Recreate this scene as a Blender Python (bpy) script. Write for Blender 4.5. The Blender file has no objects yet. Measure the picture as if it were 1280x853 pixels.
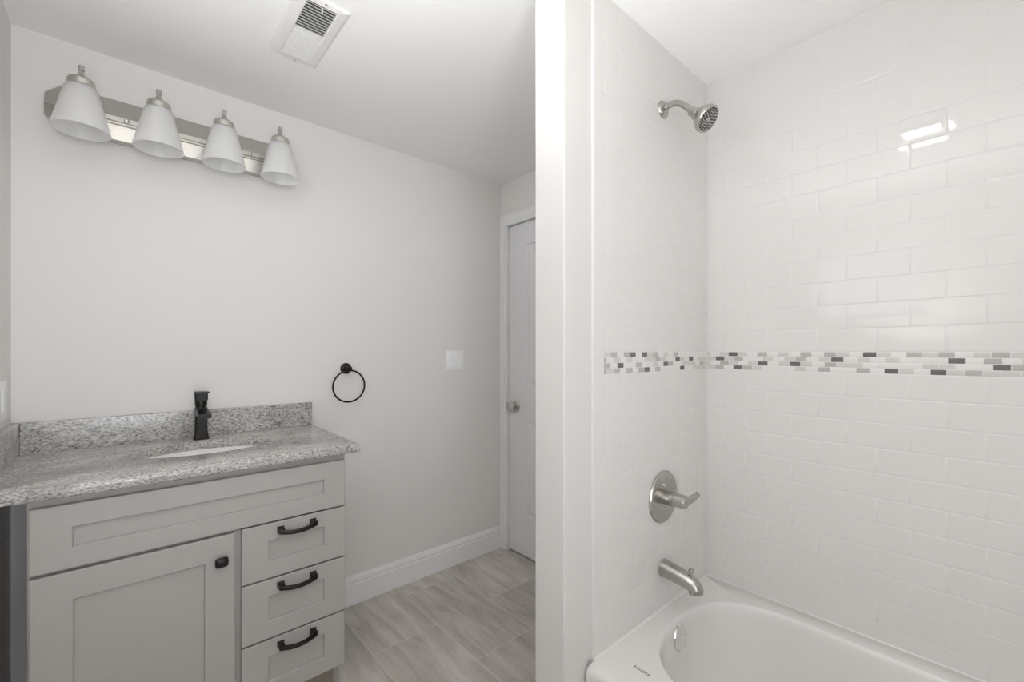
import bpy, bmesh, math, random
from mathutils import Vector, Matrix

# ------------------------------------------------------------------ camera, world, lamp, exposure
sc = bpy.context.scene
C = sc.collection
CAM_H = 1.249
FOCAL_PX = 543.0
ALPHA = math.radians(48.56)          # room x axis lies this far to the right of the lens axis
CEIL = 2.318

cam = bpy.data.cameras.new('camera')
cam.sensor_fit = 'HORIZONTAL'; cam.sensor_width = 36.0
cam.lens = FOCAL_PX * 36.0 / 1280.0
cam.shift_y = (440.2 - 426.5) / 1280.0
cam.clip_start = 0.02
camo = bpy.data.objects.new('camera', cam); C.objects.link(camo)
camo.location = (0, 0, CAM_H)
# lens axis in room coordinates is (cos A, sin A)
camo.rotation_euler = (math.pi/2, 0, ALPHA - math.pi/2)
sc.camera = camo

world = bpy.data.worlds.new('sky'); sc.world = world; world.use_nodes = True
_w = world.node_tree; _bg = _w.nodes['Background']
_bg.inputs[0].default_value = (0.93, 0.97, 1.0, 1)
_bg.inputs[1].default_value = 8.0
_tc = _w.nodes.new('ShaderNodeTexCoord'); _sp = _w.nodes.new('ShaderNodeSeparateXYZ')
_mr = _w.nodes.new('ShaderNodeMapRange')          # lower half made brighter as added ceiling fill, soft sky above
for i_, v_ in ((1, -0.05), (2, 0.05), (3, 13.0), (4, 4.0)): _mr.inputs[i_].default_value = v_
_w.links.new(_tc.outputs['Generated'], _sp.inputs[0]); _w.links.new(_sp.outputs['Z'], _mr.inputs[0])
_w.links.new(_mr.outputs[0], _bg.inputs[1])
# added fill, unseen: a soft disk beside the camera, aimed at the ceiling
_fl = bpy.data.lights.new('bounce_fill', 'AREA'); _fl.shape = 'DISK'; _fl.size = 0.25; _fl.energy = 13.0; _fl.spread = math.radians(120)
_fl.color = (1.0, 0.99, 0.975)
_fo = bpy.data.objects.new('bounce_fill', _fl); C.objects.link(_fo); _fo.location = (-0.03, 0.36, 1.15); _fo.rotation_euler = (math.pi, 0, 0)

sc.view_settings.view_transform = 'Standard'
sc.view_settings.look = 'None'
sc.view_settings.gamma = 1.0
sc.view_settings.use_curve_mapping = False
sc.view_settings.exposure = 0.0
FILL_LAMP = 7.0  # radiance of the second ceiling lamp, added as fill
LAMP = 11.0          # ceiling fixture radiance
sc.cycles.max_bounces = 14
sc.cycles.diffuse_bounces = 10
sc.cycles.use_denoising = True
sc.cycles.sample_clamp_indirect = 6.0
sc.cycles.caustics_reflective = False
sc.cycles.caustics_refractive = False

def portal(name, loc, rot, sx, sy):
    l = bpy.data.lights.new(name, 'AREA'); l.shape = 'RECTANGLE'; l.size = sx; l.size_y = sy
    l.cycles.is_portal = True
    o = bpy.data.objects.new(name, l); C.objects.link(o); o.location = loc; o.rotation_euler = rot
portal('daylight_portal', (0.005, -0.85, 1.05), (math.pi/2, 0, 0), 0.56, 1.40)  # serves the added fill window behind the camera
portal('daylight_portal', (-0.39, 0.63, 1.71), (math.pi/2, 0, -math.pi/2), 0.56, 0.48)

# ------------------------------------------------------------------ materials
def mat(name, col, rough=0.5, metal=0.0, spec=0.5, coat=0.0, bump=None, ani=0.0):
    m = bpy.data.materials.new(name); m.use_nodes = True
    nt = m.node_tree; b = nt.nodes['Principled BSDF']
    b.inputs['Base Color'].default_value = (*col, 1)
    b.inputs['Roughness'].default_value = rough
    b.inputs['Metallic'].default_value = metal
    b.inputs['Specular IOR Level'].default_value = spec
    b.inputs['Coat Weight'].default_value = coat
    b.inputs['Coat Roughness'].default_value = 0.04
    if bump:
        sc_, st = bump
        tc = nt.nodes.new('ShaderNodeTexCoord'); n = nt.nodes.new('ShaderNodeTexNoise')
        n.inputs['Scale'].default_value = sc_; n.inputs['Detail'].default_value = 4
        bp = nt.nodes.new('ShaderNodeBump'); bp.inputs['Strength'].default_value = st
        bp.inputs['Distance'].default_value = 0.002
        nt.links.new(tc.outputs['Object'], n.inputs['Vector'])
        nt.links.new(n.outputs['Fac'], bp.inputs['Height'])
        nt.links.new(bp.outputs['Normal'], b.inputs['Normal'])
    return m

M = {}
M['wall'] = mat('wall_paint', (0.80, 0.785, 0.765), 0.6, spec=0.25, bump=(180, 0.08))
M['partition'] = mat('wall_paint_dimmed', (0.64, 0.628, 0.608), 0.6, spec=0.25, bump=(180, 0.08))  # same wall paint, darkened to offset the strong light on it
M['ceiling'] = mat('ceiling_paint', (0.88, 0.875, 0.865), 0.8, spec=0.2, bump=(120, 0.06))
M['trim'] = mat('trim_paint', (0.86, 0.865, 0.875), 0.35, spec=0.4)
M['door'] = mat('door_paint', (0.80, 0.805, 0.82), 0.4, spec=0.4)
M['tile'] = mat('glazed_white_tile', (0.68, 0.667, 0.648), 0.035, spec=0.5)
M['grout'] = mat('white_grout', (0.675, 0.662, 0.643), 0.6)
M['tub'] = mat('tub_enamel', (0.70, 0.688, 0.67), 0.12, spec=0.5)
M['cabinet'] = mat('cabinet_paint', (0.42, 0.405, 0.385), 0.45, spec=0.35)
M['kick'] = mat('toe_kick_board', (0.30, 0.26, 0.215), 0.7)
M['china'] = mat('sink_china', (0.90, 0.89, 0.875), 0.1)
M['black'] = mat('black_bronze', (0.022, 0.020, 0.018), 0.34, metal=0.6, spec=0.5)
M['nickel'] = mat('brushed_nickel', (0.62, 0.60, 0.56), 0.30, metal=1.0)
M['fitting'] = mat('satin_nickel_fitting', (0.47, 0.455, 0.425), 0.25, metal=1.0)
M['chrome'] = mat('polished_chrome', (0.80, 0.79, 0.77), 0.1, metal=1.0)
M['plate'] = mat('white_plastic', (0.92, 0.925, 0.93), 0.35)
M['dark'] = mat('painted_shade', (0.03, 0.03, 0.03), 0.8)  # flat dark colour painted in place of shade
M['ink'] = mat('printed_ink', (0.12, 0.12, 0.12), 0.5)
M['nozzle'] = mat('rubber_nozzle', (0.04, 0.04, 0.04), 0.6)
M['vent'] = mat('vent_enamel', (0.80, 0.79, 0.77), 0.4)

def emitter(name, col, s):
    m = bpy.data.materials.new(name); m.use_nodes = True
    b = m.node_tree.nodes['Principled BSDF']
    b.inputs['Base Color'].default_value = (0.8, 0.8, 0.8, 1)
    b.inputs['Emission Color'].default_value = (*col, 1)
    b.inputs['Emission Strength'].default_value = s
    return m
M['lamp'] = emitter('lamp_diffuser', (1.0, 0.985, 0.96), LAMP)
M['fill_lamp'] = emitter('lamp_diffuser_bright', (1.0, 0.985, 0.96), FILL_LAMP)

def m_glass_shade():
    m = bpy.data.materials.new('frosted_glass'); m.use_nodes = True
    nt = m.node_tree; nt.nodes.clear()
    out = nt.nodes.new('ShaderNodeOutputMaterial')
    d = nt.nodes.new('ShaderNodeBsdfDiffuse'); d.inputs[0].default_value = (0.97, 0.97, 0.965, 1)
    t = nt.nodes.new('ShaderNodeBsdfTranslucent'); t.inputs[0].default_value = (0.97, 0.97, 0.965, 1)
    tr = nt.nodes.new('ShaderNodeBsdfTransparent')
    g = nt.nodes.new('ShaderNodeBsdfGlossy'); g.inputs['Roughness'].default_value = 0.35
    a = nt.nodes.new('ShaderNodeMixShader'); a.inputs[0].default_value = 0.50
    b = nt.nodes.new('ShaderNodeMixShader'); b.inputs[0].default_value = 0.32
    c = nt.nodes.new('ShaderNodeMixShader'); c.inputs[0].default_value = 0.05
    L = nt.links.new
    L(d.outputs[0], a.inputs[1]); L(t.outputs[0], a.inputs[2])
    L(a.outputs[0], b.inputs[1]); L(tr.outputs[0], b.inputs[2])
    L(b.outputs[0], c.inputs[1]); L(g.outputs[0], c.inputs[2]); L(c.outputs[0], out.inputs[0])
    return m
M['shade'] = m_glass_shade()

def m_pane(name='window_glass', tint=1.0):
    m = bpy.data.materials.new(name); m.use_nodes = True
    nt = m.node_tree; nt.nodes.clear()
    out = nt.nodes.new('ShaderNodeOutputMaterial')
    tr = nt.nodes.new('ShaderNodeBsdfTransparent'); g = nt.nodes.new('ShaderNodeBsdfGlossy')
    g.inputs['Roughness'].default_value = 0.02
    a = nt.nodes.new('ShaderNodeMixShader'); a.inputs[0].default_value = 0.07
    tr.inputs[0].default_value = (tint, tint, tint*1.02, 1)
    nt.links.new(tr.outputs[0], a.inputs[1]); nt.links.new(g.outputs[0], a.inputs[2])
    nt.links.new(a.outputs[0], out.inputs[0])
    return m
M['pane'] = m_pane('tinted_window_glass', 0.85)
M['clear'] = m_pane('fill_window_glass', 0.96)

def m_granite():
    m = bpy.data.materials.new('speckled_granite'); m.use_nodes = True
    nt = m.node_tree; b = nt.nodes['Principled BSDF']; L = nt.links.new
    tc = nt.nodes.new('ShaderNodeTexCoord')
    mp = nt.nodes.new('ShaderNodeMapping'); mp.inputs['Scale'].default_value = (0.55, 1, 1.0)
    L(tc.outputs['Object'], mp.inputs['Vector'])
    def noise(scale, detail, rough=0.6):
        n = nt.nodes.new('ShaderNodeTexNoise'); n.inputs['Scale'].default_value = scale
        n.inputs['Detail'].default_value = detail; n.inputs['Roughness'].default_value = rough
        L(mp.outputs[0], n.inputs['Vector']); return n
    def ramp(src, stops):
        r = nt.nodes.new('ShaderNodeValToRGB'); e = r.color_ramp.elements
        e[0].position, e[0].color = stops[0][0], (*stops[0][1], 1)
        e[1].position, e[1].color = stops[-1][0], (*stops[-1][1], 1)
        for p, c_ in stops[1:-1]:
            q = e.new(p); q.color = (*c_, 1)
        L(src, r.inputs[0]); return r
    n1 = noise(230, 4, 0.6)
    r1 = ramp(n1.outputs['Fac'], [(0.34, (0.13, 0.125, 0.12)), (0.43, (0.40, 0.39, 0.375)), (0.52, (0.60, 0.585, 0.565)), (0.66, (0.80, 0.785, 0.76))])
    n2 = noise(16, 6, 0.7)
    r2 = ramp(n2.outputs['Fac'], [(0.38, (0.62, 0.61, 0.60)), (0.62, (1, 1, 1))])
    n3 = noise(60, 3, 0.5)
    r3 = ramp(n3.outputs['Fac'], [(0.28, (0.40, 0.39, 0.37)), (0.40, (1, 1, 1))])
    mx = nt.nodes.new('ShaderNodeMix'); mx.data_type = 'RGBA'; mx.blend_type = 'MULTIPLY'; mx.inputs[0].default_value = 0.8
    L(r1.outputs[0], mx.inputs[6]); L(r2.outputs[0], mx.inputs[7])
    my = nt.nodes.new('ShaderNodeMix'); my.data_type = 'RGBA'; my.blend_type = 'MULTIPLY'; my.inputs[0].default_value = 0.75
    L(mx.outputs[2], my.inputs[6]); L(r3.outputs[0], my.inputs[7])
    L(my.outputs[2], b.inputs['Base Color'])
    b.inputs['Roughness'].default_value = 0.2
    return m
M['granite'] = m_granite()

def m_floor():
    m = bpy.data.materials.new('stone_look_floor_tile'); m.use_nodes = True
    nt = m.node_tree; b = nt.nodes['Principled BSDF']; L = nt.links.new
    geo = nt.nodes.new('ShaderNodeNewGeometry')
    sep = nt.nodes.new('ShaderNodeSeparateXYZ'); L(geo.outputs['Position'], sep.inputs[0])
    def math_(op, a, bb):
        n = nt.nodes.new('ShaderNodeMath'); n.operation = op
        for i, v in enumerate((a, bb)):
            if isinstance(v, (int, float)): n.inputs[i].default_value = v
            else: L(v, n.inputs[i])
        return n.outputs[0]
    u = math_('ADD', sep.outputs[1], 0.61*4 - 1.413 + 0.305)
    v = math_('ADD', sep.outputs[0], 0.305*4 - 0.755 + 0.305)
    cmb = nt.nodes.new('ShaderNodeCombineXYZ'); L(u, cmb.inputs[0]); L(v, cmb.inputs[1])
    br = nt.nodes.new('ShaderNodeTexBrick')
    br.offset = 0.5; br.offset_frequency = 2; br.squash = 1
    br.inputs['Color1'].default_value = (0, 0, 0, 1); br.inputs['Color2'].default_value = (1, 1, 1, 1)
    br.inputs['Scale'].default_value = 1; br.inputs['Mortar Size'].default_value = 0.0016
    br.inputs['Mortar Smooth'].default_value = 0.1
    br.inputs['Brick Width'].default_value = 0.61; br.inputs['Row Height'].default_value = 0.305
    L(cmb.outputs[0], br.inputs['Vector'])
    # grain: runs along the room's y, slightly diagonal, shifted tile by tile
    off = nt.nodes.new('ShaderNodeVectorMath'); off.operation = 'MULTIPLY_ADD'
    L(br.outputs['Color'], off.inputs[0]); off.inputs[1].default_value = (7, 13, 5)
    L(geo.outputs['Position'], off.inputs[2])
    mp = nt.nodes.new('ShaderNodeMapping'); mp.inputs['Rotation'].default_value = (0, 0, math.radians(10))
    mp.inputs['Scale'].default_value = (1.0, 0.16, 1)
    L(off.outputs[0], mp.inputs['Vector'])
    n1 = nt.nodes.new('ShaderNodeTexNoise'); n1.inputs['Scale'].default_value = 17
    n1.inputs['Detail'].default_value = 8; n1.inputs['Roughness'].default_value = 0.62
    n1.inputs['Distortion'].default_value = 0.5
    L(mp.outputs[0], n1.inputs['Vector'])
    r = nt.nodes.new('ShaderNodeValToRGB'); e = r.color_ramp.elements
    e[0].position = 0.33; e[0].color = (0.46, 0.42, 0.37, 1)
    e[1].position = 0.66; e[1].color = (0.74, 0.70, 0.64, 1)
    q = e.new(0.5); q.color = (0.60, 0.56, 0.50, 1)
    L(n1.outputs['Fac'], r.inputs[0])
    n2 = nt.nodes.new('ShaderNodeTexNoise'); n2.inputs['Scale'].default_value = 5
    n2.inputs['Detail'].default_value = 3; L(off.outputs[0], n2.inputs['Vector'])
    tint = nt.nodes.new('ShaderNodeMix'); tint.data_type = 'RGBA'; tint.blend_type = 'MULTIPLY'
    tint.inputs[7].default_value = (0.80, 0.80, 0.82, 1)
    L(n2.outputs['Fac'], tint.inputs[0]); L(r.outputs[0], tint.inputs[6])
    t2 = nt.nodes.new('ShaderNodeMix'); t2.data_type = 'RGBA'; t2.blend_type = 'MULTIPLY'
    t2.inputs[7].default_value = (0.80, 0.80, 0.80, 1)
    L(br.outputs['Color'], t2.inputs[0]); L(tint.outputs[2], t2.inputs[6])
    fin = nt.nodes.new('ShaderNodeMix'); fin.data_type = 'RGBA'
    fin.inputs[7].default_value = (0.62, 0.60, 0.56, 1)
    L(br.outputs['Fac'], fin.inputs[0]); L(t2.outputs[2], fin.inputs[6])
    L(fin.outputs[2], b.inputs['Base Color'])
    b.inputs['Roughness'].default_value = 0.38
    bp = nt.nodes.new('ShaderNodeBump'); bp.inputs['Strength'].default_value = 0.25; bp.inputs['Distance'].default_value = 0.002
    bp.invert = True
    L(br.outputs['Fac'], bp.inputs['Height']); L(bp.outputs[0], b.inputs['Normal'])
    return m
M['floor'] = m_floor()
MOS = [mat('mosaic_white', (0.70, 0.685, 0.665), 0.12), mat('mosaic_pale_grey', (0.57, 0.557, 0.535), 0.12),
       mat('mosaic_mid_grey', (0.42, 0.41, 0.39), 0.14), mat('mosaic_dark_grey', (0.13, 0.127, 0.12), 0.1)]

# ------------------------------------------------------------------ mesh helpers
def obj(name, bm, m, parent=None, smooth=False, angle=40):
    bmesh.ops.recalc_face_normals(bm, faces=bm.faces)
    me = bpy.data.meshes.new(name); bm.to_mesh(me); bm.free()
    for mm in (m if isinstance(m, (list, tuple)) else [m]): me.materials.append(mm)
    if smooth:
        me.shade_smooth()
        me.set_sharp_from_angle(angle=math.radians(angle))
    o = bpy.data.objects.new(name, me); C.objects.link(o)
    if parent is not None: o.parent = parent
    return o
def bake(o_loc, bm):   # move world-built geometry into the frame of its parent thing
    bmesh.ops.translate(bm, verts=bm.verts, vec=-Vector(o_loc)); return bm
def box(bm, x0, x1, y0, y1, z0, z1, bev=0.0, seg=2):
    g = bmesh.ops.create_cube(bm, size=1)['verts']
    for v in g:
        v.co = Vector(((x0+x1)/2 + v.co.x*(x1-x0), (y0+y1)/2 + v.co.y*(y1-y0), (z0+z1)/2 + v.co.z*(z1-z0)))
    if bev > 0:
        es = list({e for v in g for e in v.link_edges})
        bmesh.ops.bevel(bm, geom=es, offset=bev, segments=seg, profile=0.5, affect='EDGES')
    return bm
def nb(*a, **k): return box(bmesh.new(), *a, **k)
def rings(bm, rr, close=True, cap0=True, cap1=True):
    vs = [[bm.verts.new(p) for p in r] for r in rr]
    n = len(rr[0])
    for a, b in zip(vs[:-1], vs[1:]):
        for i in range(n if close else n-1):
            j = (i+1) % n
            bm.faces.new((a[i], a[j], b[j], b[i]))
    if cap0: bm.faces.new(vs[0][::-1])
    if cap1: bm.faces.new(vs[-1])
    return bm
def lathe(bm, prof, origin, axis=(0, 0, 1), seg=40, cap0=True, cap1=True):
    ax = Vector(axis).normalized(); q = ax.to_track_quat('Z', 'Y')
    rr = []
    for r, h in prof:
        r = max(r, 1e-4)
        rr.append([Vector(origin) + q @ Vector((r*math.cos(2*math.pi*i/seg), r*math.sin(2*math.pi*i/seg), h)) for i in range(seg)])
    return rings(bm, rr, True, cap0, cap1)
def tube(bm, pts, rad, seg=20, sx=1.0, sy=1.0, up=(1, 0, 0)):
    """sweep an ellipse along pts; rad scalar, or list of (side radius, other radius)"""
    P = [Vector(p) for p in pts]; n = len(P); up = Vector(up); rr = []
    for i, p in enumerate(P):
        t = (P[min(i+1, n-1)] - P[max(i-1, 0)]).normalized()
        a = (up - t*up.dot(t)).normalized(); b = t.cross(a)
        r = rad[i] if isinstance(rad, (list, tuple)) else (rad, rad)
        rr.append([p + a*r[0]*math.cos(2*math.pi*k/seg) + b*r[1]*math.sin(2*math.pi*k/seg) for k in range(seg)])
    return rings(bm, rr)
def spline(ctrl, n=24):
    out = []; P = [Vector(c) for c in ctrl]
    Q = [2*P[0]-P[1]] + P + [2*P[-1]-P[-2]]
    for i in range(1, len(Q)-2):
        for k in range(n):
            t = k/n
            out.append(0.5*((2*Q[i]) + (Q[i+1]-Q[i-1])*t + (2*Q[i-1]-5*Q[i]+4*Q[i+1]-Q[i+2])*t*t + (3*Q[i]-Q[i-1]-3*Q[i+1]+Q[i+2])*t**3))
    out.append(P[-1]); return out
def thing(name, label, cat, loc, group=None):
    o = bpy.data.objects.new(name, None); C.objects.link(o); o.location = loc
    o.empty_display_size = 0.05
    return tag(o, label, cat, group)
def tag(o, label, cat, group=None):
    o['label'] = label; o['category'] = cat
    if group: o['group'] = group
    return o
def struct(name, bm, m, parent=None, **k):
    o = obj(name, bm, m, parent, **k)
    if parent is None: o['kind'] = 'structure'
    return o

# ------------------------------------------------------------------ room dimensions
XL, XR = -0.287, 1.793            # left wall, right wall (door and tub long wall)
YB, YF = 2.140, -0.746            # vanity wall, wall behind the camera
YT = 0.788                        # tiled face of the partition
YP = 0.909                        # other face of the partition
XP = 0.893                        # free end of the partition
XT = 1.740                        # tiled face of the right wall
T = 0.10

struct('floor', nb(XL-T, XR+T, YF-T, YB+T, -0.08, 0.0), M['floor'])
struct('ceiling', nb(XL-T, XR+T, YF-T, YB+T, CEIL, CEIL+0.08), M['ceiling'])
struct('wall_back', nb(XL-T, XR+T, YB, YB+T, 0, CEIL), M['wall'])
FX0, FX1, FZ0, FZ1 = -0.275, 0.285, 0.35, 1.75  # opening for an unseen window, added to brighten the vanity side
bm = bmesh.new()
box(bm, XL, FX0, YF-T, YF, 0, CEIL); box(bm, FX1, XR, YF-T, YF, 0, CEIL)
box(bm, FX0, FX1, YF-T, YF, 0, FZ0); box(bm, FX0, FX1, YF-T, YF, FZ1, CEIL)
struct('wall_front', bm, M['wall'])
bm = bmesh.new()
for a in ((FX0, FX0+0.03, FZ0, FZ1), (FX1-0.03, FX1, FZ0, FZ1), (FX0+0.03, FX1-0.03, FZ0, FZ0+0.03), (FX0+0.03, FX1-0.03, FZ1-0.03, FZ1), (FX0+0.03, FX1-0.03, 1.03, 1.07)):
    box(bm, a[0], a[1], YF-0.075, YF-0.035, a[2], a[3], bev=0.003)
fill_win = struct('added_fill_window', bm, M['trim'])
obj('window_pane', nb(FX0+0.025, FX1-0.025, YF-0.058, YF-0.054, FZ0+0.025, FZ1-0.025), M['clear'], fill_win)
WY0, WY1, WZ0, WZ1 = 0.35, 0.91, 1.47, 1.95
bm = bmesh.new()
box(bm, XL-T, XL, YF-T, WY0, 0, CEIL); box(bm, XL-T, XL, WY1, YB, 0, CEIL)
box(bm, XL-T, XL, WY0, WY1, 0, WZ0); box(bm, XL-T, XL, WY0, WY1, WZ1, CEIL)
struct('wall_left', bm, M['wall'])
DY0, DY1, DZ = 1.311, 2.069, 2.040
bm = bmesh.new()
box(bm, XR, XR+T, YF-T, DY0, 0, CEIL); box(bm, XR, XR+T, DY1, YB, 0, CEIL); box(bm, XR, XR+T, DY0, DY1, DZ, CEIL)
wall_right = struct('wall_right', bm, M['wall'])
struct('door_light_block', nb(XR+T, XR+T+0.03, DY0-0.1, DY1+0.1, -0.02, DZ+0.1), M['dark'])  # added dark slab, stops light leaking in around the door
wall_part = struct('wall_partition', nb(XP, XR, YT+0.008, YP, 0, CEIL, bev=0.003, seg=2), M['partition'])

# window in the left wall (behind the left edge of the frame, seen mirrored in the tile)
bm = bmesh.new()
for a in ((WY0, WY0+0.035, WZ0, WZ1), (WY1-0.035, WY1, WZ0, WZ1), (WY0+0.035, WY1-0.035, WZ0, WZ0+0.035), (WY0+0.035, WY1-0.035, WZ1-0.035, WZ1)):
    box(bm, XL-0.075, XL-0.035, *a[:2], *a[2:], bev=0.003)
win = struct('window_1', bm, M['trim'])
pm = nb(XL-0.058, XL-0.054, WY0+0.03, WY1-0.03, WZ0+0.03, WZ1-0.03)
obj('window_pane', pm, M['pane'], win)

# ------------------------------------------------------------------ door, casing, baseboards
bm = bmesh.new()
def panel_slab(bm, y0, y1, z0, z1, xf, th, panels):
    """door slab, face at x = xf looking towards -x, recessed moulded panels"""
    ys = sorted({y0, y1, *[p[0] for p in panels], *[p[1] for p in panels]})
    zs = sorted({z0, z1, *[p[2] for p in panels], *[p[3] for p in panels]})
    for i in range(len(ys)-1):
        for j in range(len(zs)-1):
            a, b, c, d = ys[i], ys[i+1], zs[j], zs[j+1]
            hit = any(abs(a-p[0]) < 1e-6 and abs(b-p[1]) < 1e-6 and abs(c-p[2]) < 1e-6 and abs(d-p[3]) < 1e-6 for p in panels)
            if not hit:
                bm.faces.new([bm.verts.new(q) for q in ((xf, a, c), (xf, b, c), (xf, b, d), (xf, a, d))])
            else:
                prof = [(0, 0), (0.006, 0.007), (0.016, 0.009), (0.030, 0.003), (0.042, 0.002)]
                rr = [[(xf+dp, a+i_, c+i_), (xf+dp, b-i_, c+i_), (xf+dp, b-i_, d-i_), (xf+dp, a+i_, d-i_)] for i_, dp in prof]
                rings(bm, rr, True, False, True)
    rings(bm, [[(x, y0, z0), (x, y1, z0), (x, y1, z1), (x, y0, z1)] for x in (xf, xf+th)], True, False, True)
    bmesh.ops.remove_doubles(bm, verts=bm.verts, dist=1e-5)
panel_slab(bm, DY0+0.003, DY1-0.003, 0.012, DZ-0.006, XR+0.008, 0.035,
           [(DY0+0.15, DY1-0.15, 0.2487, 0.829), (DY0+0.15, DY1-0.15, 1.048, 1.90)])
door = struct('door_1', bm, M['door'])
kx, ky, kz = XR+0.008, DY1-0.068, 0.913
kb = lathe(bmesh.new(), [(0.033, 0), (0.033, 0.004), (0.028, 0.010), (0.014, 0.013), (0.012, 0.030), (0.013, 0.034), (0.024, 0.040), (0.0285, 0.050), (0.027, 0.060), (0.020, 0.066), (0.0, 0.068)], (kx, ky, kz), (-1, 0, 0), cap0=False)
knob = obj('door_knob', kb, M['nickel'], door, smooth=True)
obj('privacy_turn', nb(kx-0.076, kx-0.066, ky-0.003, ky+0.003, kz-0.004, kz+0.030, bev=0.001), M['nickel'], knob)
bm = bmesh.new()
for (a, b, c, d) in ((DY0-0.07, DY0, 0, DZ+0.07), (DY1, DY1+0.0695, 0, DZ+0.07), (DY0, DY1, DZ, DZ+0.07)):
    box(bm, XR-0.012, XR, a, b, c, d, bev=0.003)
for (a, b, c, d) in ((DY1+0.018, DY1+0.058, 0, DZ+0.06), (DY0-0.058, DY0-0.018, 0, DZ+0.06), (DY0-0.018, DY1+0.018, DZ+0.018, DZ+0.06)):
    box(bm, XR-0.017, XR-0.010, a, b, c, d, bev=0.003)
struct('trim_1', bm, M['trim'])
def baseboard(name, p0, p1, nrm, h=0.138):
    """moulded board from p0 to p1 (floor points on the wall), nrm points into the room"""
    prof = [(0, 0), (0.014, 0), (0.014, h-0.040), (0.0115, h-0.036), (0.0115, h-0.030), (0.013, h-0.026), (0.009, h-0.012), (0.005, h-0.004), (0.003, h), (0, h)]
    n = Vector(nrm)
    rr = [[Vector(p) + n*a + Vector((0, 0, z)) for a, z in prof] for p in (p0, p1)]
    return struct(name, rings(bmesh.new(), rr), M['trim'])
baseboard('baseboard_back', (XL, YB, 0), (XR-0.013, YB, 0), (0, -1, 0))
baseboard('baseboard_left', (XL, YF, 0), (XL, YB-0.0145, 0), (1, 0, 0))
baseboard('baseboard_partition', (XP, YT+0.01, 0), (XP, YP, 0), (-1, 0, 0))

# ------------------------------------------------------------------ tiled surround
ROW = 0.0778; TW = 0.1535; GAP = 0.0006
BAND_T, BAND_B = 1.249, 1.182
TUBTOP = 0.345
def tile(bm, O, U, V, N, u0, u1, v0, v1, rnd, th=0.0080, base=0.0, mi=0, pillow=0.0014):
    if u1-u0 < 0.006 or v1-v0 < 0.006: return
    g = GAP/2; u0 += g; u1 -= g; v0 += g; v1 -= g
    du, dv = (u1-u0)/2, (v1-v0)/2
    tu, tv = rnd.uniform(-1, 1)*0.0030, rnd.uniform(-1, 1)*0.0022
    ww = min(du, dv)
    prof = [(0, 0), (0, th-pillow), (0.0006, th-pillow*0.50), (0.0015, th-pillow*0.20), (0.0028, th-pillow*0.05), (min(0.005, ww*0.5), th)]
    rr = []
    cu, cv = (u0+u1)/2, (v0+v1)/2
    for i_, h in prof:
        r = []
        for a, b in ((-1, -1), (1, -1), (1, 1), (-1, 1)):
            x, y = a*(du-i_), b*(dv-i_)
            hh = base + h + (tu*x + tv*y if h > 0 else 0)
            r.append(O + U*(cu+x) + V*(cv+y) + N*hh)
        rr.append(r)
    vs = [[bm.verts.new(p) for p in r] for r in rr]
    for a, b in zip(vs[:-1], vs[1:]):
        for i in range(4):
            j = (i+1) % 4
            f = bm.faces.new((a[i], a[j], b[j], b[i])); f.material_index = mi
    f = bm.faces.new(vs[-1]); f.material_index = mi
def zrows():
    rows = []; z = BAND_T; k = 0
    while z < CEIL-0.001:
        z1 = min(z + (0.0755 if k == 0 else ROW), CEIL); rows.append((z, z1, k)); z = z1; k += 1
    z = BAND_B; k = 0
    while z > TUBTOP+0.001:
        z1 = max(z - (0.0756 if k == 0 else ROW), TUBTOP); rows.append((z1, z, k+1)); z = z1; k += 1
    return rows
def field(bm, O, U, N, L0, L1, phase, rnd):
    """running bond between u = L0 and L1; joints of even rows at phase, odd rows half a tile on"""
    for z0, z1, k in zrows():
        j = phase + (TW/2 if k % 2 else 0)
        u = j - math.ceil((j-L0)/TW)*TW
        while u < L1:
            tile(bm, O, U, Vector((0, 0, 1)), N, max(u, L0), min(u+TW, L1), z0, z1, rnd)
            u += TW
def finish_tiles(name, bm, m, parent):
    o = obj(name, bm, m, parent, smooth=True, angle=60)
    return o
UP = Vector((0, 0, 1))
rnd = random.Random(5)
# right wall: u runs along +y, u = 0 at the far tub end
TH = 0.008
O_r = Vector((XT+TH, 0, 0)); U_r = Vector((0, 1, 0)); N_r = Vector((-1, 0, 0))
Ytub0 = YF+0.01
bm = bmesh.new(); field(bm, O_r, U_r, N_r, Ytub0, YT-0.0005, 0.1080, rnd)
t_r = finish_tiles('subway_tile', bm, M['tile'], wall_right)
obj('grout', nb(XT+0.0007, XR, Ytub0-0.01, YT+0.008, TUBTOP-0.02, CEIL), M['grout'], wall_right)
# partition wall, u along +x
O_p = Vector((0, YT+TH, 0)); U_p = Vector((1, 0, 0)); N_p = Vector((0, -1, 0))
X0, X1 = 1.061, XT
bm = bmesh.new(); field(bm, O_p, U_p, N_p, X0, X1, 1.215, rnd)
finish_tiles('subway_tile', bm, M['tile'], wall_part)
# bullnose trim column, pieces two rows tall
bm = bmesh.new()
z = BAND_T
while z < CEIL: 
    z1 = min(z+2*ROW, CEIL); tile(bm, O_p, U_p, UP, N_p, 1.011, X0, z, z1, rnd); z = z1
z = BAND_T
while z > 0.02:
    z1 = max(z-2*ROW, 0.0); tile(bm, O_p, U_p, UP, N_p, 1.011, X0, z1, z, rnd); z = z1
finish_tiles('tile_edge_trim', bm, M['tile'], wall_part)
obj('grout', nb(1.0115, XT+0.008, YT+0.0007, YT+0.010, 0.0, CEIL), M['grout'], wall_part)
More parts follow.
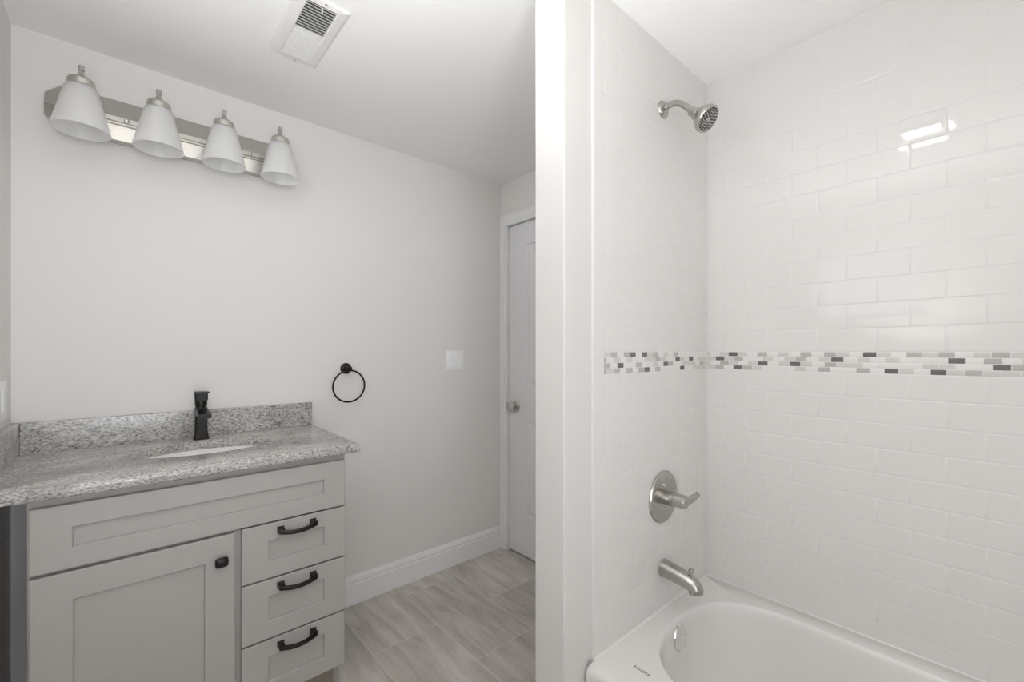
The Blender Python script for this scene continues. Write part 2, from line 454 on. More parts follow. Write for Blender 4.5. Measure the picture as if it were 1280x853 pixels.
# mosaic border
PITCH = 0.0342; RH = (BAND_T-BAND_B)/4
def mosaic(O, U, N, L0, L1, phases, marks, rnd, name, parent):
    bm = bmesh.new()
    for r in range(4):
        zt = BAND_T - r*RH; zb = zt-RH
        ph = phases[r]
        u = ph - math.ceil((ph-L0)/PITCH)*PITCH
        while u < L1:
            a, b = max(u, L0), min(u+PITCH, L1)
            mi = None
            for (rr_, uu, m_) in marks:
                if rr_ == r and a <= uu < b: mi = m_
            if mi is None: mi = rnd.choice([0, 0, 0, 0, 1, 0, 1, 1])
            tile(bm, O, U, UP, N, a, b, zb, zt, rnd, mi=mi, pillow=0.0012)
            u += PITCH
    return finish_tiles(name, bm, MOS, parent)
mr = [(0, .278, 3), (0, .685, 3), (1, .363, 3), (1, .734, 3), (1, .089, 3), (1, .020, 2), (2, .004, 3), (2, .583, 3), (2, .483, 3),
      (3, .227, 3), (3, .124, 3), (3, .667, 3), (0, .177, 2), (0, .108, 2), (0, .0035, 2), (0, .381, 2), (0, .583, 2), (0, .449, 2), (1, .226, 1),
      (2, .313, 1), (2, .382, 2), (2, .719, 2), (3, .055, 2), (3, .295, 2), (3, .397, 2), (3, .734, 2), (3, .633, 2), (1, .667, 2), (1, .465, 2), (2, -.03, 2)]
mosaic(O_r, U_r, N_r, Ytub0, YT, (.159, .071, -.0135, .107), mr, rnd, 'mosaic_border', wall_right)
mp_ = [(0, 1.075, 1), (0, 1.107, 2), (0, 1.177, 2), (0, 1.21, 3), (0, 1.277, 3), (0, 1.343, 2), (0, 1.406, 1), (0, 1.472, 2),
       (1, 1.069, 2), (1, 1.126, 1), (1, 1.195, 1), (1, 1.294, 1), (1, 1.36, 2), (1, 1.489, 3), (1, 1.615, 3),
       (2, 1.077, 2), (2, 1.144, 3), (2, 1.246, 2), (2, 1.406, 3), (2, 1.445, 2), (2, 1.695, 2),
       (3, 1.069, 2), (3, 1.128, 2), (3, 1.197, 2), (3, 1.263, 2), (3, 1.294, 3), (3, 1.358, 2), (3, 1.552, 3)]
mosaic(O_p, U_p, N_p, X0, X1, (1.0605, 1.0755, 1.0605, 1.0755), mp_, rnd, 'mosaic_border', wall_part)

# ------------------------------------------------------------------ bathtub
def ell_ring(a, yc1, b1, yc0, b0, z, n=2.6, N=160, cx=1.375):
    out = []
    for i in range(N):
        th = 2*math.pi*(i+0.5)/N; c, s = math.cos(th), math.sin(th)
        x = cx + a*math.copysign(abs(c)**(2/n), c)
        y = (yc1 + b1*abs(s)**(2/n)) if s > 0 else (yc0 - b0*abs(s)**(2/n))
        out.append((x, y, z))
    return out
def rect_ring(src, x0, x1, y0, y1, z, r=0.0):
    cx, cy = 1.375, 0.03; out = []
    for (x, y, _) in src:
        dx, dy = x-cx, y-cy
        t = min([((x1-cx)/dx if dx > 0 else (x0-cx)/dx) if abs(dx) > 1e-9 else 1e9, ((y1-cy)/dy if dy > 0 else (y0-cy)/dy) if abs(dy) > 1e-9 else 1e9])
        out.append([cx+dx*t, cy+dy*t, z])
    for qx, qy in ((x0, y0), (x0, y1), (x1, y0), (x1, y1)):
        k = min(range(len(out)), key=lambda i: (out[i][0]-qx)**2 + (out[i][1]-qy)**2)
        out[k][0], out[k][1] = qx, qy
    return [tuple(p) for p in out]
ZT = 0.355
top = ell_ring(0.300, 0.41, 0.322, -0.40, 0.30, ZT)
bx0, bx1, by0, by1 = 0.978, 1.7395, YF+0.001, 0.7875
rr = [rect_ring(top, bx0+0.012, bx1, by0, by1, 0.0), rect_ring(top, bx0+0.012, bx1, by0, by1, 0.29),
      rect_ring(top, bx0, bx1, by0, by1, 0.30), rect_ring(top, bx0, bx1, by0, by1, 0.335)]
for k in range(1, 6):
    t = k/5*math.pi/2
    rr.append(rect_ring(top, bx0+0.020*(1-math.cos(t)), bx1-0.001*k, by0+0.001*k, by1-0.0006*k, 0.335+0.020*math.sin(t)))
def cut(src, f, dz):   # between deck ring and the opening
    return src
rr.append(top)
for a, b1, b0, z in ((0.297, 0.319, 0.297, 0.3545), (0.2935, 0.3155, 0.293, 0.352), (0.290, 0.312, 0.289, 0.347), (0.2875, 0.3095, 0.285, 0.340), (0.284, 0.307, 0.278, 0.325),
                     (0.277, 0.302, 0.262, 0.28), (0.268, 0.293, 0.23, 0.22), (0.258, 0.283, 0.19, 0.16), (0.245, 0.268, 0.15, 0.115), (0.225, 0.245, 0.11, 0.085), (0.19, 0.205, 0.06, 0.068), (0.10, 0.11, -0.02, 0.060), (0.03, 0.0, -0.1, 0.058)):
    rr.append(ell_ring(a, 0.41, b1, -0.40, b0, z))
tub = thing('bathtub', 'white alcove bathtub with a deep oval basin below the tiled walls', 'bathtub', (1.375, 0.02, 0))
obj('tub_body', bake(tub.location, rings(bmesh.new(), rr)), M['tub'], tub, smooth=True, angle=50)
TXc = 1.375
ov = lathe(bmesh.new(), [(0.041, -0.012), (0.041, 0.002), (0.038, 0.006), (0.026, 0.008), (0.008, 0.0085), (0.0, 0.0085)], (TXc, 0.714, 0.300), (0, -1, 0.12), cap0=False)
lathe(ov, [(0.006, 0.007), (0.005, 0.0105), (0.0, 0.0105)], (TXc, 0.714, 0.300), (0, -1, 0.12), seg=16, cap0=False)
obj('overflow_plate', bake(tub.location, ov), M['chrome'], tub, smooth=True, angle=30)
cu = bpy.data.curves.new('logo', 'FONT'); cu.body = 'ROSSPA'; cu.size = 0.0135; cu.extrude = 0.0003; cu.space_character = 1.1
co = bpy.data.objects.new('logo_tmp', cu); C.objects.link(co)
bpy.context.view_layer.update()
me = bpy.data.meshes.new_from_object(co); C.objects.unlink(co); bpy.data.objects.remove(co)
me.name = 'logo_text'; me.materials.append(M['ink'])
lg = bpy.data.objects.new('logo_text', me); C.objects.link(lg); lg.parent = tub
lg.rotation_euler = (0, 0, -math.pi/2); lg.location = Vector((1.074, 0.697, ZT+0.0004)) - tub.location
lg['label'] = 'small dark printed maker name'

bm = bmesh.new()
def bead(p0, p1, n1, r=0.006):
    n1 = Vector(n1); sec = [(0, 0), (r, 0), (r*0.45, r*0.45), (0, r)]
    rings(bm, [[Vector(p) + n1*a + Vector((0, 0, b)) for a, b in sec] for p in (p0, p1)])
bead((1.012, YT, ZT-0.002), (XT, YT, ZT-0.002), (0, -1, 0)); bead((XT-0.0003, YF+0.012, ZT-0.004), (XT-0.0003, YT-0.001, ZT-0.004), (-1, 0, 0))
obj('caulk_bead', bake(tub.location, bm), M['tub'], tub)

# ------------------------------------------------------------------ shower and tub fittings
PX_ = 1.397
t = thing('overhead_shower', 'brushed nickel shower head on a short curved arm high on the tiled wall', 'shower head', (PX_, YT, 2.094))
loc = t.location
obj('flange', bake(loc, lathe(bmesh.new(), [(0.030, 0), (0.030, 0.003), (0.026, 0.008), (0.013, 0.013), (0.0, 0.013)], (PX_, YT, 2.094), (0, -1, 0))), M['fitting'], t, smooth=True)
arm = spline([(PX_, YT-0.002, 2.094), (PX_, YT-0.032, 2.100), (PX_, YT-0.066, 2.088), (PX_, YT-0.108, 2.044)], 10)
obj('shower_arm', bake(loc, tube(bmesh.new(), arm, 0.0105)), M['fitting'], t, smooth=True)
A = Vector((0.0, -0.757, -0.653)).normalized(); S = Vector((PX_, YT-0.104, 2.045))
hd = lathe(bmesh.new(), [(0.013, -0.004), (0.0145, 0.0), (0.0145, 0.012), (0.018, 0.016), (0.020, 0.022), (0.019, 0.030), (0.026, 0.035), (0.040, 0.055), (0.0430, 0.061), (0.0430, 0.071), (0.041, 0.0745), (0.037, 0.0735), (0.0, 0.0735)], S, A, seg=48)
head = obj('spray_head', bake(loc, hd), M['fitting'], t, smooth=True, angle=30)
nz = bmesh.new(); q = A.to_track_quat('Z', 'Y')
for rad, cnt in ((0.011, 7), (0.0185, 12), (0.0265, 17), (0.0335, 22)):
    for k in range(cnt):
        an = 2*math.pi*(k + 0.3*rad*100)/cnt
        p = S + A*0.0735 + q @ Vector((rad*math.cos(an), rad*math.sin(an), 0))
        lathe(nz, [(0.0029, -0.001), (0.0029, 0.0012), (0.0019, 0.0020)], p, A, seg=8)
noz = obj('spray_nozzles', bake(loc, nz), M['nozzle'], head); noz['kind'] = 'stuff'; noz['label'] = 'rings of small black spray nozzles'

t = thing('shower_valve', 'brushed nickel round shower valve plate with a lever handle', 'shower valve', (PX_, YT, 0.745)); loc = t.location
ep = lathe(bmesh.new(), [(0.090, 0), (0.090, 0.003), (0.086, 0.008), (0.074, 0.011), (0.060, 0.011), (0.054, 0.009), (0.0, 0.009)], (PX_, YT, 0.745), (0, -1, 0), seg=64)
obj('escutcheon', bake(loc, ep), M['fitting'], t, smooth=True, angle=20)
hb = lathe(bmesh.new(), [(0.024, 0.008), (0.024, 0.045), (0.0225, 0.046), (0.0225, 0.048), (0.024, 0.049), (0.0225, 0.082), (0.018, 0.087), (0.0, 0.088)], (PX_, YT, 0.745), (0, -1, 0), seg=40)
obj('handle_hub', bake(loc, hb), M['fitting'], t, smooth=True, angle=30)
lv = spline([(PX_+0.000, YT-0.066, 0.743), (PX_+0.030, YT-0.070, 0.738), (PX_+0.058, YT-0.076, 0.742), (PX_+0.084, YT-0.083, 0.754), (PX_+0.089, YT-0.0845, 0.757)], 8)
nl = len(lv)
obj('lever', bake(loc, tube(bmesh.new(), lv, [((0.0175-0.008*i/(nl-1))*(1 if i < nl-4 else (1-0.10*(i-nl+5)**1.5)), 0.011-0.005*i/(nl-1)) for i in range(nl)], up=(0, 0, 1))), M['fitting'], t, smooth=True)
for s in (-1, 1):
    obj('screw', bake(loc, lathe(bmesh.new(), [(0.005, 0.008), (0.005, 0.012), (0, 0.013)], (PX_+0.0, YT, 0.745+s*0.040), (0, -1, 0), seg=16)), M['chrome'], t, smooth=True)

t = thing('tub_spout', 'brushed nickel tub spout with a small pull knob above the tub', 'tub spout', (PX_, YT, 0.497)); loc = t.location
sp = spline([(PX_, YT, 0.498), (PX_, YT-0.040, 0.494), (PX_, YT-0.078, 0.488), (PX_, YT-0.102, 0.482), (PX_, YT-0.116, 0.472), (PX_, YT-0.119, 0.456)], 7)
n = len(sp); rad = []
for i in range(n):
    f = i/(n-1); rad.append((0.0300 - 0.006*f, 0.0300 - 0.0075*f))
obj('spout_body', bake(loc, tube(bmesh.new(), sp, rad, seg=28)), M['fitting'], t, smooth=True, angle=60)
dk = lathe(bmesh.new(), [(0.0035, 0), (0.0035, 0.014), (0.008, 0.016), (0.0085, 0.022), (0.007, 0.027), (0.0, 0.0275)], (PX_, YT-0.102, 0.502), (0, 0, 1), seg=20)
obj('diverter_knob', bake(loc, dk), M['fitting'], t, smooth=True)

# ------------------------------------------------------------------ vanity cabinet
CX0, CX1, CY0, CY1, CZ0, CZ1 = -0.1885, 0.5945, 1.603, 2.125, 0.0, 0.8822
FY = 1.584                      # front plane of doors and drawer fronts
t = thing('vanity_cabinet', 'pale grey shaker vanity cabinet with one door and three drawers', 'cabinet', (0.203, 1.865, 0)); loc = t.location
bm = bmesh.new()
tk = 0.018
def side(x0, x1):
    pts = [(CY0+0.07, 0), (CY1, 0), (CY1, CZ1), (CY0, CZ1), (CY0, 0.115), (CY0+0.07, 0.115)]
    rings(bm, [[(x, y, z) for y, z in pts] for x in (x0, x1)])
side(CX0, CX0+tk); side(CX1-tk, CX1)
box(bm, CX0+tk, CX1-tk, CY0, CY1-0.006, 0.115, 0.133)
box(bm, CX0+tk, CX1-tk, CY1-0.006, CY1, 0.115, CZ1)
box(bm, CX0+tk, CX1-tk, CY0, CY0+0.019, 0.70, CZ1)          # top rail of the face frame
box(bm, 0.2335, 0.2815, CY0, CY0+0.019, 0.133, 0.70)         # stile between door and drawers
box(bm, CX0+tk, CX0+tk+0.022, CY0, CY0+0.019, 0.133, 0.70); box(bm, CX1-tk-0.022, CX1-tk, CY0, CY0+0.019, 0.133, 0.70)
box(bm, CX0+tk+0.022, 0.2335, CY0, CY0+0.019, 0.665, 0.70)
for zz in (0.502, 0.306): box(bm, 0.2815, CX1-tk-0.022, CY0, CY0+0.019, zz-0.012, zz+0.012)
obj('cabinet_body', bake(loc, bm), M['cabinet'], t)
obj('toe_kick', bake(loc, nb(CX0+tk, CX1-tk, CY0+0.066, CY0+0.078, 0, 0.115)), M['kick'], t)
def shaker(x0, x1, z0, z1, sl, sr, st, sb, yf=FY, th=0.0185, rec=0.0085):
    bm = bmesh.new(); e = 0.0018
    a, b, c, d = x0+sl, x1-sr, z0+sb, z1-st
    out = [[(x0, yf+th, z0), (x1, yf+th, z0), (x1, yf+th, z1), (x0, yf+th, z1)],
           [(x0, yf+e, z0), (x1, yf+e, z0), (x1, yf+e, z1), (x0, yf+e, z1)],
           [(x0+e, yf, z0+e), (x1-e, yf, z0+e), (x1-e, yf, z1-e), (x0+e, yf, z1-e)],
           [(a-e, yf, c-e), (b+e, yf, c-e), (b+e, yf, d+e), (a-e, yf, d+e)],
           [(a, yf+e, c), (b, yf+e, c), (b, yf+e, d), (a, yf+e, d)],
           [(a+0.001, yf+rec, c+0.001), (b-0.001, yf+rec, c+0.001), (b-0.001, yf+rec, d-0.001), (a+0.001, yf+rec, d-0.001)]]
    rings(bm, out); return bake(loc, bm)
obj('false_drawer_front', shaker(-0.1842, 0.589, 0.694, 0.8585, 0.0765, 0.0725, 0.0600, 0.0540), M['cabinet'], t)
dr = obj('door', shaker(-0.1842, 0.2495, 0.119, 0.6845, 0.0780, 0.0780, 0.0730, 0.073), M['cabinet'], t)
def child_of(o, parent):  # o is built in the frame of the thing; parts sit at the thing's origin
    o.parent = parent
kp = Vector((0.2115, FY, 0.6125))
bm = bmesh.new()
rings(bm, [[kp + Vector((sx*a, -y, sz*b)) for sx, sz in ((-1, -.75), (-.8, -1), (0, -1.08), (.8, -1), (1, -.75), (1.06, 0), (1, .75), (.8, 1), (0, 1.08), (-.8, 1), (-1, .75), (-1.06, 0))]
           for a, b, y in ((0.007, 0.007, 0), (0.007, 0.007, 0.012), (0.0155, 0.0125, 0.016), (0.0170, 0.0140, 0.020), (0.0160, 0.0130, 0.025), (0.011, 0.009, 0.0275))])
obj('door_knob', bake(loc, bm), M['black'], dr, smooth=True, angle=35)
def pull(cx, cz, parent):
    bm = bmesh.new(); w = 0.0505
    for s in (-1, 1):
        x = cx + s*w
        rings(bm, [[(x+sx*a, FY-y, cz+sz*a) for sx, sz in ((-1, -1), (1, -1), (1, 1), (-1, 1))] for a, y in ((0.0105, 0), (0.0105, 0.0035), (0.0085, 0.006), (0.0075, 0.018), (0.0075, 0.0235))])
    N = 20; rr = []
    for k in range(N+1):
        u = -1 + 2*k/N; x = cx + u*(w+0.009)
        y = FY - 0.0195 - 0.0105*(1-u*u); dz = -0.0085*(1-u*u) - 0.0005
        hh = 0.0060 + 0.0015*abs(u)**3
        rr.append([(x, y-0.004, cz+dz-hh), (x, y-0.0055, cz+dz), (x, y-0.004, cz+dz+hh), (x, y+0.004, cz+dz+hh), (x, y+0.004, cz+dz-hh)])
    rings(bm, rr)
    o = obj('drawer_pull', bake(loc, bm), M['black'], parent, smooth=True, angle=25)
for z0, z1 in ((0.511, 0.6885), (0.3155, 0.5055), (0.119, 0.3095)):
    d = obj('drawer', shaker(0.2665, 0.589, z0, z1, 0.0765, 0.0725, 0.0550, 0.0560), M['cabinet'], t)
    pull(0.4280, z1-0.0265, d)

# ------------------------------------------------------------------ countertop, splashes, sink, faucet
KX0, KX1, KY0, KY1, KZ0, KZ1 = XL+0.001, 0.637, 1.563, YB-0.001, 0.8825, 0.9125
t = thing('countertop', 'speckled grey granite countertop with an oval sink cut-out', 'countertop', (0.175, 1.85, KZ0)); loc = t.location
SXc, SYc, SA, SB = 0.200, 1.875, 0.205, 0.128
N = 96
def el(a, b, z): return [(SXc + a*math.cos(2*math.pi*(i+.5)/N), SYc + b*math.sin(2*math.pi*(i+.5)/N), z) for i in range(N)]
def krect(src, x0, x1, y0, y1, z):
    out = []
    for (x, y, _) in src:
        dx, dy = x-SXc, y-SYc
        tt = min([((x1-SXc)/dx if dx > 0 else (x0-SXc)/dx) if abs(dx) > 1e-9 else 1e9, ((y1-SYc)/dy if dy > 0 else (y0-SYc)/dy) if abs(dy) > 1e-9 else 1e9])
        out.append([SXc+dx*tt, SYc+dy*tt, z])
    for qx, qy in ((x0, y0), (x0, y1), (x1, y0), (x1, y1)):
        k = min(range(N), key=lambda i: (out[i][0]-qx)**2 + (out[i][1]-qy)**2); out[k][0], out[k][1] = qx, qy
    return [tuple(p) for p in out]
e0 = el(SA, SB, KZ1); R_ = 0.003
loop = [el(SA, SB, KZ0), el(SA, SB, KZ1-R_), el(SA+0.001, SB+0.001, KZ1-0.001), el(SA+R_, SB+R_, KZ1),
        krect(e0, KX0, KX1-R_, KY0+R_, KY1, KZ1), krect(e0, KX0, KX1-0.001, KY0+0.001, KY1, KZ1-0.001), krect(e0, KX0, KX1, KY0, KY1, KZ1-R_),
        krect(e0, KX0, KX1, KY0, KY1, KZ0+R_), krect(e0, KX0, KX1-R_, KY0+R_, KY1, KZ0)]
bm = rings(bmesh.new(), loop + [loop[0]], True, False, False)
bmesh.ops.remove_doubles(bm, verts=bm.verts, dist=1e-6)
obj('granite_slab', bake(loc, bm), M['granite'], t, smooth=True, angle=50)
SPZ = 1.0165
bs = tag(obj('backsplash', nb(KX0+0.0205, KX1, YB-0.0205, YB-0.0005, KZ1, SPZ, bev=0.0012), M['granite']), 'long granite backsplash strip standing on the countertop against the back wall', 'backsplash')
ss = tag(obj('side_splash', nb(KX0, KX0+0.020, KY0+0.01, YB-0.0005, KZ1, SPZ, bev=0.0012), M['granite']), 'short granite side splash on the countertop along the left wall', 'backsplash')

t = thing('sink', 'white oval undermount sink set below the granite countertop', 'sink', (SXc, SYc, KZ0-0.15)); loc = t.location
prof = [(1.06, 0.0), (0.99, -0.0005), (0.985, -0.012), (0.96, -0.045), (0.90, -0.085), (0.78, -0.120), (0.58, -0.140), (0.30, -0.148), (0.11, -0.150)]
rr = [el(SA*k, SB*k if k > .3 else SA*k*0.8, KZ0+z-0.0003) for k, z in prof]
outr = [[(x, y, z-0.010) for x, y, z in el(SA*(k+0.06), SB*(k+0.08), KZ0+zz)] for k, zz in prof[::-1]]
bm = rings(bmesh.new(), rr + outr + [rr[0]], True, False, False)
bmesh.ops.remove_doubles(bm, verts=bm.verts, dist=1e-6)
obj('basin', bake(loc, bm), M['china'], t, smooth=True, angle=60)
obj('drain', bake(loc, lathe(bmesh.new(), [(0.022, -0.01), (0.022, 0.002), (0.017, 0.003), (0.015, 0.001), (0.0, 0.001)], (SXc, SYc, KZ0-0.150), seg=28)), M['black'], t, smooth=True)

FX, FYc = 0.2105, 2.058
t = thing('faucet', 'black single-handle faucet with a flared body behind the sink', 'faucet', (FX, FYc, KZ1)); loc = t.location
def sq(w, d, z, dy=0.0, ch=0.22):
    w /= 2; d /= 2; c_ = min(w, d)*ch
    return [(FX+x, FYc+dy+y, KZ1+z) for x, y in ((-w+c_, -d), (w-c_, -d), (w, -d+c_), (w, d-c_), (w-c_, d), (-w+c_, d), (-w, d-c_), (-w, -d+c_))]
bm = rings(bmesh.new(), [sq(0.050, 0.052, 0), sq(0.050, 0.052, 0.003), sq(0.047, 0.048, 0.005), sq(0.043, 0.044, 0.014), sq(0.040, 0.041, 0.030), sq(0.038, 0.039, 0.055), sq(0.038, 0.039, 0.090), sq(0.038, 0.039, 0.122)])
obj('body', bake(loc, bm), M['black'], t, smooth=True, angle=28)
# spout: flat trough reaching over the bowl
sy0, sy1 = FYc+0.012, FYc-0.118
bm = bmesh.new(); rr = []
for k in range(13):
    u = k/12; y = sy0 + (sy1-sy0)*u; zt = KZ1 + 0.118 - 0.010*u*u; th = 0.024 - 0.008*u; w = 0.0185 + 0.0015*u
    rr.append([(FX-w, y, zt-th), (FX-w, y, zt-0.0015), (FX-w+0.002, y, zt), (FX+w-0.002, y, zt), (FX+w, y, zt-0.0015), (FX+w, y, zt-th)])
rings(bm, rr)
obj('spout', bake(loc, bm), M['black'], t, smooth=True, angle=28)
obj('collar', bake(loc, lathe(bmesh.new(), [(0.0175, 0.118), (0.0175, 0.128), (0.0200, 0.130), (0.0200, 0.160), (0.0195, 0.166)], (FX, FYc, KZ1), seg=36)), M['black'], t, smooth=True, angle=30)
bm = bmesh.new()
rings(bm, [sq(0.041, 0.041, 0.150), sq(0.041, 0.041, 0.176), sq(0.041, 0.041, 0.1795)])
rings(bm, [[(FX+x, y, z) for x, z in ((-0.020, KZ1+z0), (0.020, KZ1+z0), (0.020, KZ1+z1), (-0.020, KZ1+z1))] for y, z0, z1 in ((FYc+0.020, 0.1780, 0.1835), (FYc-0.020, 0.1790, 0.1850), (FYc-0.066, 0.1815, 0.1865), (FYc-0.070, 0.1825, 0.1860))])
obj('lever', bake(loc, bm), M['black'], t, smooth=True, angle=28)

# ------------------------------------------------------------------ vanity light
LX0, LX1 = -0.212, 0.566
AX = [-0.1145, 0.0805, 0.2755, 0.4705]; LY = 1.98; SHZ = 2.106
t = thing('vanity_light', 'four-shade brushed nickel vanity light bar on the back wall', 'wall light', ((LX0+LX1)/2, YB, 2.085)); loc = t.location
prof = [(0.0, 0.0), (0.018, 0.012), (0.032, 0.0)]
top_pts = [(0.0, 2.164), (0.004, 2.164), (0.030, 2.096), (0.030, 2.080), (0.026, 2.078), (0.026, 2.075), (0.033, 2.073), (0.033, 2.068), (0.029, 2.066), (0.029, 2.063), (0.034, 2.061), (0.030, 2.012), (0.0, 2.008)]
def barsec(x, k): return [(x, YB - 0.0003 - d*k, 2.088 + (z-2.088)*(1 if k == 1 else (0.50 if k < 0.5 else 0.96))) for d, z in top_pts]
bm = rings(bmesh.new(), [barsec(LX0, 0.45), barsec(LX0+0.042, 1), barsec(LX1-0.042, 1), barsec(LX1, 0.45)])
obj('back_bar', bake(loc, bm), M['nickel'], t, smooth=True, angle=15)
for xx in (-0.005, 0.385):
    obj('mounting_nut', bake(loc, lathe(bmesh.new(), [(0.006, 0), (0.0075, 0.004), (0.0065, 0.009), (0.0, 0.011)], (xx, YB-0.030, 2.089), (0, -1, 0), seg=20)), M['nickel'], t, smooth=True)
for ax in AX:
    c = (ax, LY, 0)
    ar = spline([(ax, YB-0.028, 2.098), (ax, YB-0.060, 2.103), (ax, LY+0.045, 2.120), (ax, LY+0.005, 2.124)], 8)
    a_ = obj('arm', bake(loc, tube(bmesh.new(), ar, 0.0065, seg=14)), M['nickel'], t, smooth=True)
    f = lathe(bmesh.new(), [(0.0, 2.088), (0.032, 2.088), (0.032, 2.108), (0.0345, 2.109), (0.0345, 2.125), (0.0325, 2.127), (0.0315, 2.131), (0.024, 2.136), (0.015, 2.141), (0.010, 2.147), (0.0075, 2.153), (0.0055, 2.157), (0.0055, 2.160), (0.0080, 2.161), (0.0080, 2.174), (0.0065, 2.177), (0.0, 2.178)], c, seg=36, cap0=False)
    fo = obj('shade_holder', bake(loc, f), M['nickel'], t, smooth=True, angle=35)
    s_out = [(0.0330, 2.108), (0.0385, 2.106), (0.0415, 2.098), (0.0470, 2.075), (0.0545, 2.043), (0.0620, 2.010), (0.0680, 1.985), (0.0725, 1.966)]
    s_in = [(0.0705, 1.966), (0.0660, 1.985), (0.0600, 2.010), (0.0525, 2.043), (0.0450, 2.075), (0.0395, 2.096), (0.0370, 2.1025), (0.0330, 2.104)]
    sh = lathe(bmesh.new(), s_out+s_in+[s_out[0]], c, seg=56, cap0=False, cap1=False)
    bmesh.ops.remove_doubles(sh, verts=sh.verts, dist=1e-6)
    so = obj('glass_shade', bake(loc, sh), M['shade'], t, smooth=True, angle=60)
    k = lathe(bmesh.new(), [(0.019, 2.088), (0.019, 2.050), (0.017, 2.046), (0.013, 2.048), (0.013, 2.080)], c, seg=28, cap1=True)
    obj('socket', bake(loc, k), M['plate'], t, smooth=True)

# ------------------------------------------------------------------ towel ring, switch, outlet
t = thing('towel_ring', 'black towel ring hanging on the back wall right of the countertop', 'towel ring', (0.800, YB, 1.168)); loc = t.location
mt = lathe(bmesh.new(), [(0.027, 0), (0.027, 0.004), (0.024, 0.009), (0.014, 0.013), (0.0105, 0.020), (0.0105, 0.040), (0.0125, 0.044), (0.0125, 0.052), (0.009, 0.056), (0.0, 0.057)], (0.800, YB, 1.168), (0, -1, 0), seg=36)
obj('wall_post', bake(loc, mt), M['black'], t, smooth=True, angle=35)
RR = 0.0765; pts = [(0.800 + RR*math.sin(2*math.pi*i/64)*1.0, YB-0.047 + 0.004*(1-math.cos(2*math.pi*i/64)), 1.160 - RR + RR*math.cos(2*math.pi*i/64)) for i in range(64)]
rr = []
for i, p in enumerate(pts):
    a = 2*math.pi*i/64; rad_ = Vector((math.sin(a), 0, math.cos(a)))
    rr.append([Vector(p) + rad_*0.0042*math.cos(2*math.pi*k/12) + Vector((0, 1, 0))*0.0042*math.sin(2*math.pi*k/12) for k in range(12)])
rr.append(rr[0]); bm = rings(bmesh.new(), rr, True, False, False); bmesh.ops.remove_doubles(bm, verts=bm.verts, dist=1e-6)
obj('ring', bake(loc, bm), M['black'], t, smooth=True, angle=80)

t = thing('light_switch', 'white double rocker light switch plate on the back wall beside the door', 'light switch', (1.438, YB, 1.200)); loc = t.location
obj('wall_plate', bake(loc, nb(1.3785, 1.4975, YB-0.0065, YB-0.0002, 1.1425, 1.2575, bev=0.0025)), M['plate'], t, smooth=True)
for s in (-1, 1):
    x = 1.438 + s*0.0235
    bm = rings(bmesh.new(), [[(x-0.0165, YB-0.006-a, z) for a, z in ((0, 0), (0, 0))] for x in (0,)]) if False else bmesh.new()
    rings(bm, [[(xx, YB-0.0060, 1.167), (xx, YB-0.0105, 1.167), (xx, YB-0.0080, 1.200), (xx, YB-0.0072, 1.233), (xx, YB-0.0060, 1.233)] for xx in (x-0.0162, x+0.0162)])
    obj('rocker', bake(loc, bm), M['plate'], t)

t = thing('outlet', 'white wall outlet plate on the left wall above the side splash', 'outlet', (XL, 1.955, 1.10)); loc = t.location
obj('wall_plate', bake(loc, nb(XL+0.0002, XL+0.0065, 1.875, 2.034, 1.042, 1.162, bev=0.0025)), M['plate'], t, smooth=True)
for yy in (1.922, 1.985):
    obj('receptacle', bake(loc, nb(XL+0.006, XL+0.0085, yy-0.0165, yy+0.0165, 1.068, 1.136, bev=0.001)), M['plate'], t)

# ------------------------------------------------------------------ ceiling register
VX0, VX1, VY0, VY1 = 0.366, 0.527, 1.362, 1.716
t = thing('ceiling_vent', 'white louvred ceiling register with two banks of slats', 'vent', (0.447, 1.54, CEIL)); loc = t.location
GX0, GX1, GY0, GY1 = 0.404, 0.492, 1.386, 1.680
bm = bmesh.new()
def fr(x0, x1, y0, y1, z): return [(x0, y0, z), (x1, y0, z), (x1, y1, z), (x0, y1, z)]
ctop = CEIL - 0.0002
rings(bm, [fr(GX0, GX1, GY0, GY1, ctop), fr(GX0, GX1, GY0, GY1, CEIL-0.008), fr(GX0-0.004, GX1+0.004, GY0-0.004, GY1+0.004, CEIL-0.0095), fr(VX0+0.008, VX1-0.008, VY0+0.006, VY1-0.006, CEIL-0.0065), fr(VX0, VX1, VY0, VY1, CEIL-0.002), fr(VX0, VX1, VY0, VY1, ctop), fr(GX0, GX1, GY0, GY1, ctop)], True, False, False)
box(bm, GX0, GX1, 1.526, 1.534, CEIL-0.0085, CEIL-0.002)
obj('frame', bake(loc, bm), M['vent'], t)
obj('duct_dark_panel', bake(loc, nb(GX0+0.0005, GX1-0.0005, GY0+0.0005, GY1-0.0005, CEIL-0.0014, CEIL-0.0003)), M['dark'], t)  # flat dark panel standing in for the shaded duct
pit = 0.0117
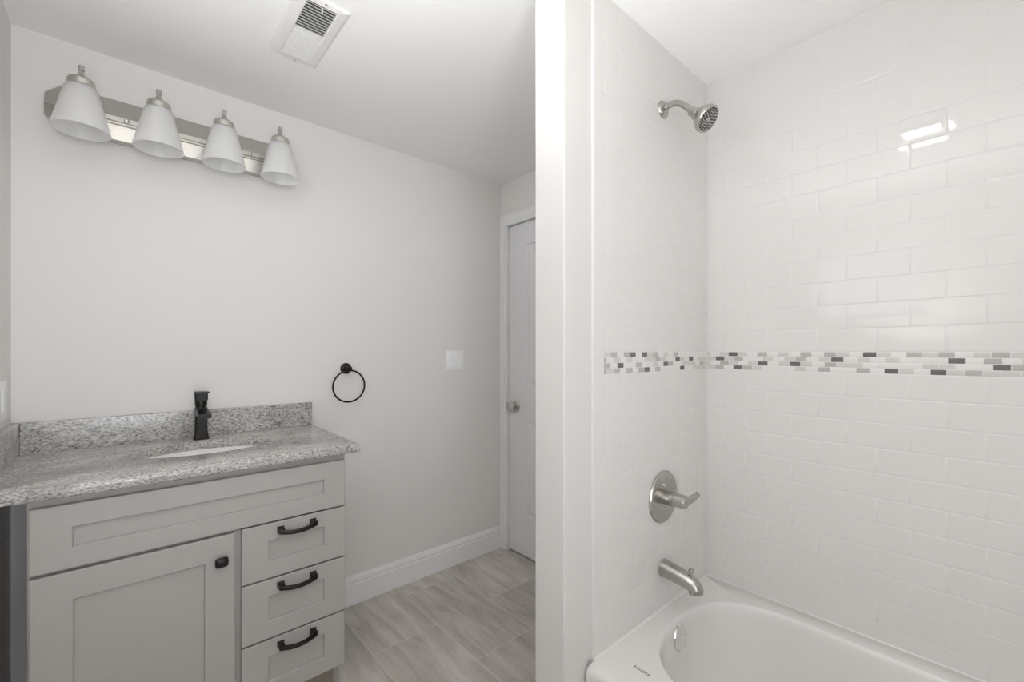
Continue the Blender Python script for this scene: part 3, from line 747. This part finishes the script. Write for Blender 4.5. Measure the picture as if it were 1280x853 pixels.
for bank, (ya, yb, tilt) in enumerate(((GY0, 1.526, -1), (1.534, GY1, 1))):
    nn = int((yb-ya)/pit)
    for k in range(nn):
        y = ya + (k+0.5)*(yb-ya)/nn
        h0, h1 = CEIL-0.0016, CEIL-0.0090
        dy = 0.0024*tilt if tilt < 0 else 0.0014
        w = 0.0010
        bm = bmesh.new()
        rings(bm, [[(xx, y-dy-w, h0), (xx, y-dy+w, h0), (xx, y+dy+w, h1), (xx, y+dy-w, h1)] for xx in (GX0+0.0002, GX1-0.0002)])
        obj('slat', bake(loc, bm), M['vent'], t)
for yy in (1.370, 1.705):
    obj('screw', bake(loc, lathe(bmesh.new(), [(0.0042, 0.006), (0.0042, 0.0095), (0.0, 0.0105)], (0.453, yy, CEIL), (0, 0, -1), seg=16)), M['chrome'], t, smooth=True)
obj('damper_lever', bake(loc, nb(0.4475, 0.4505, 1.392, 1.400, CEIL-0.022, CEIL-0.004, bev=0.0008)), M['vent'], t)

# ------------------------------------------------------------------ ceiling lamp and an added fill copy, both just above the frame
t = thing('ceiling_light', 'square white ceiling light beside the bathtub, mirrored in the tile', 'ceiling light', (0.585, 0.26, CEIL), 'square ceiling lights'); loc = t.location
bm = bmesh.new(); h = 0.098; g = 0.082
rings(bm, [fr(.585-h, .585+h, .26-h, .26+h, ctop), fr(.585-h, .585+h, .26-h, .26+h, CEIL-0.012), fr(.585-h+.004, .585+h-.004, .26-h+.004, .26+h-.004, CEIL-0.016), fr(.585-g, .585+g, .26-g, .26+g, CEIL-0.016), fr(.585-g, .585+g, .26-g, .26+g, ctop), fr(.585-h, .585+h, .26-h, .26+h, ctop)], True, False, False)
obj('housing', bake(loc, bm), M['vent'], t)
obj('diffuser', bake(loc, nb(.585-g+.0005, .585+g-.0005, .26-g+.0005, .26+g-.0005, CEIL-0.020, CEIL-0.004, bev=0.002)), M['lamp'], t)
t2 = t.copy(); C.objects.link(t2); t2.location = (0.72, 0.90, CEIL)  # unseen second lamp, added to brighten the entry and vanity side
t2['label'] = 'added square fill light on the ceiling between the vanity and the partition end'
for ch in list(t.children):
    c = ch.copy(); C.objects.link(c); c.parent = t2
    if ch.name.startswith('diffuser'):
        c.data = ch.data.copy(); c.data.materials[0] = M['fill_lamp']
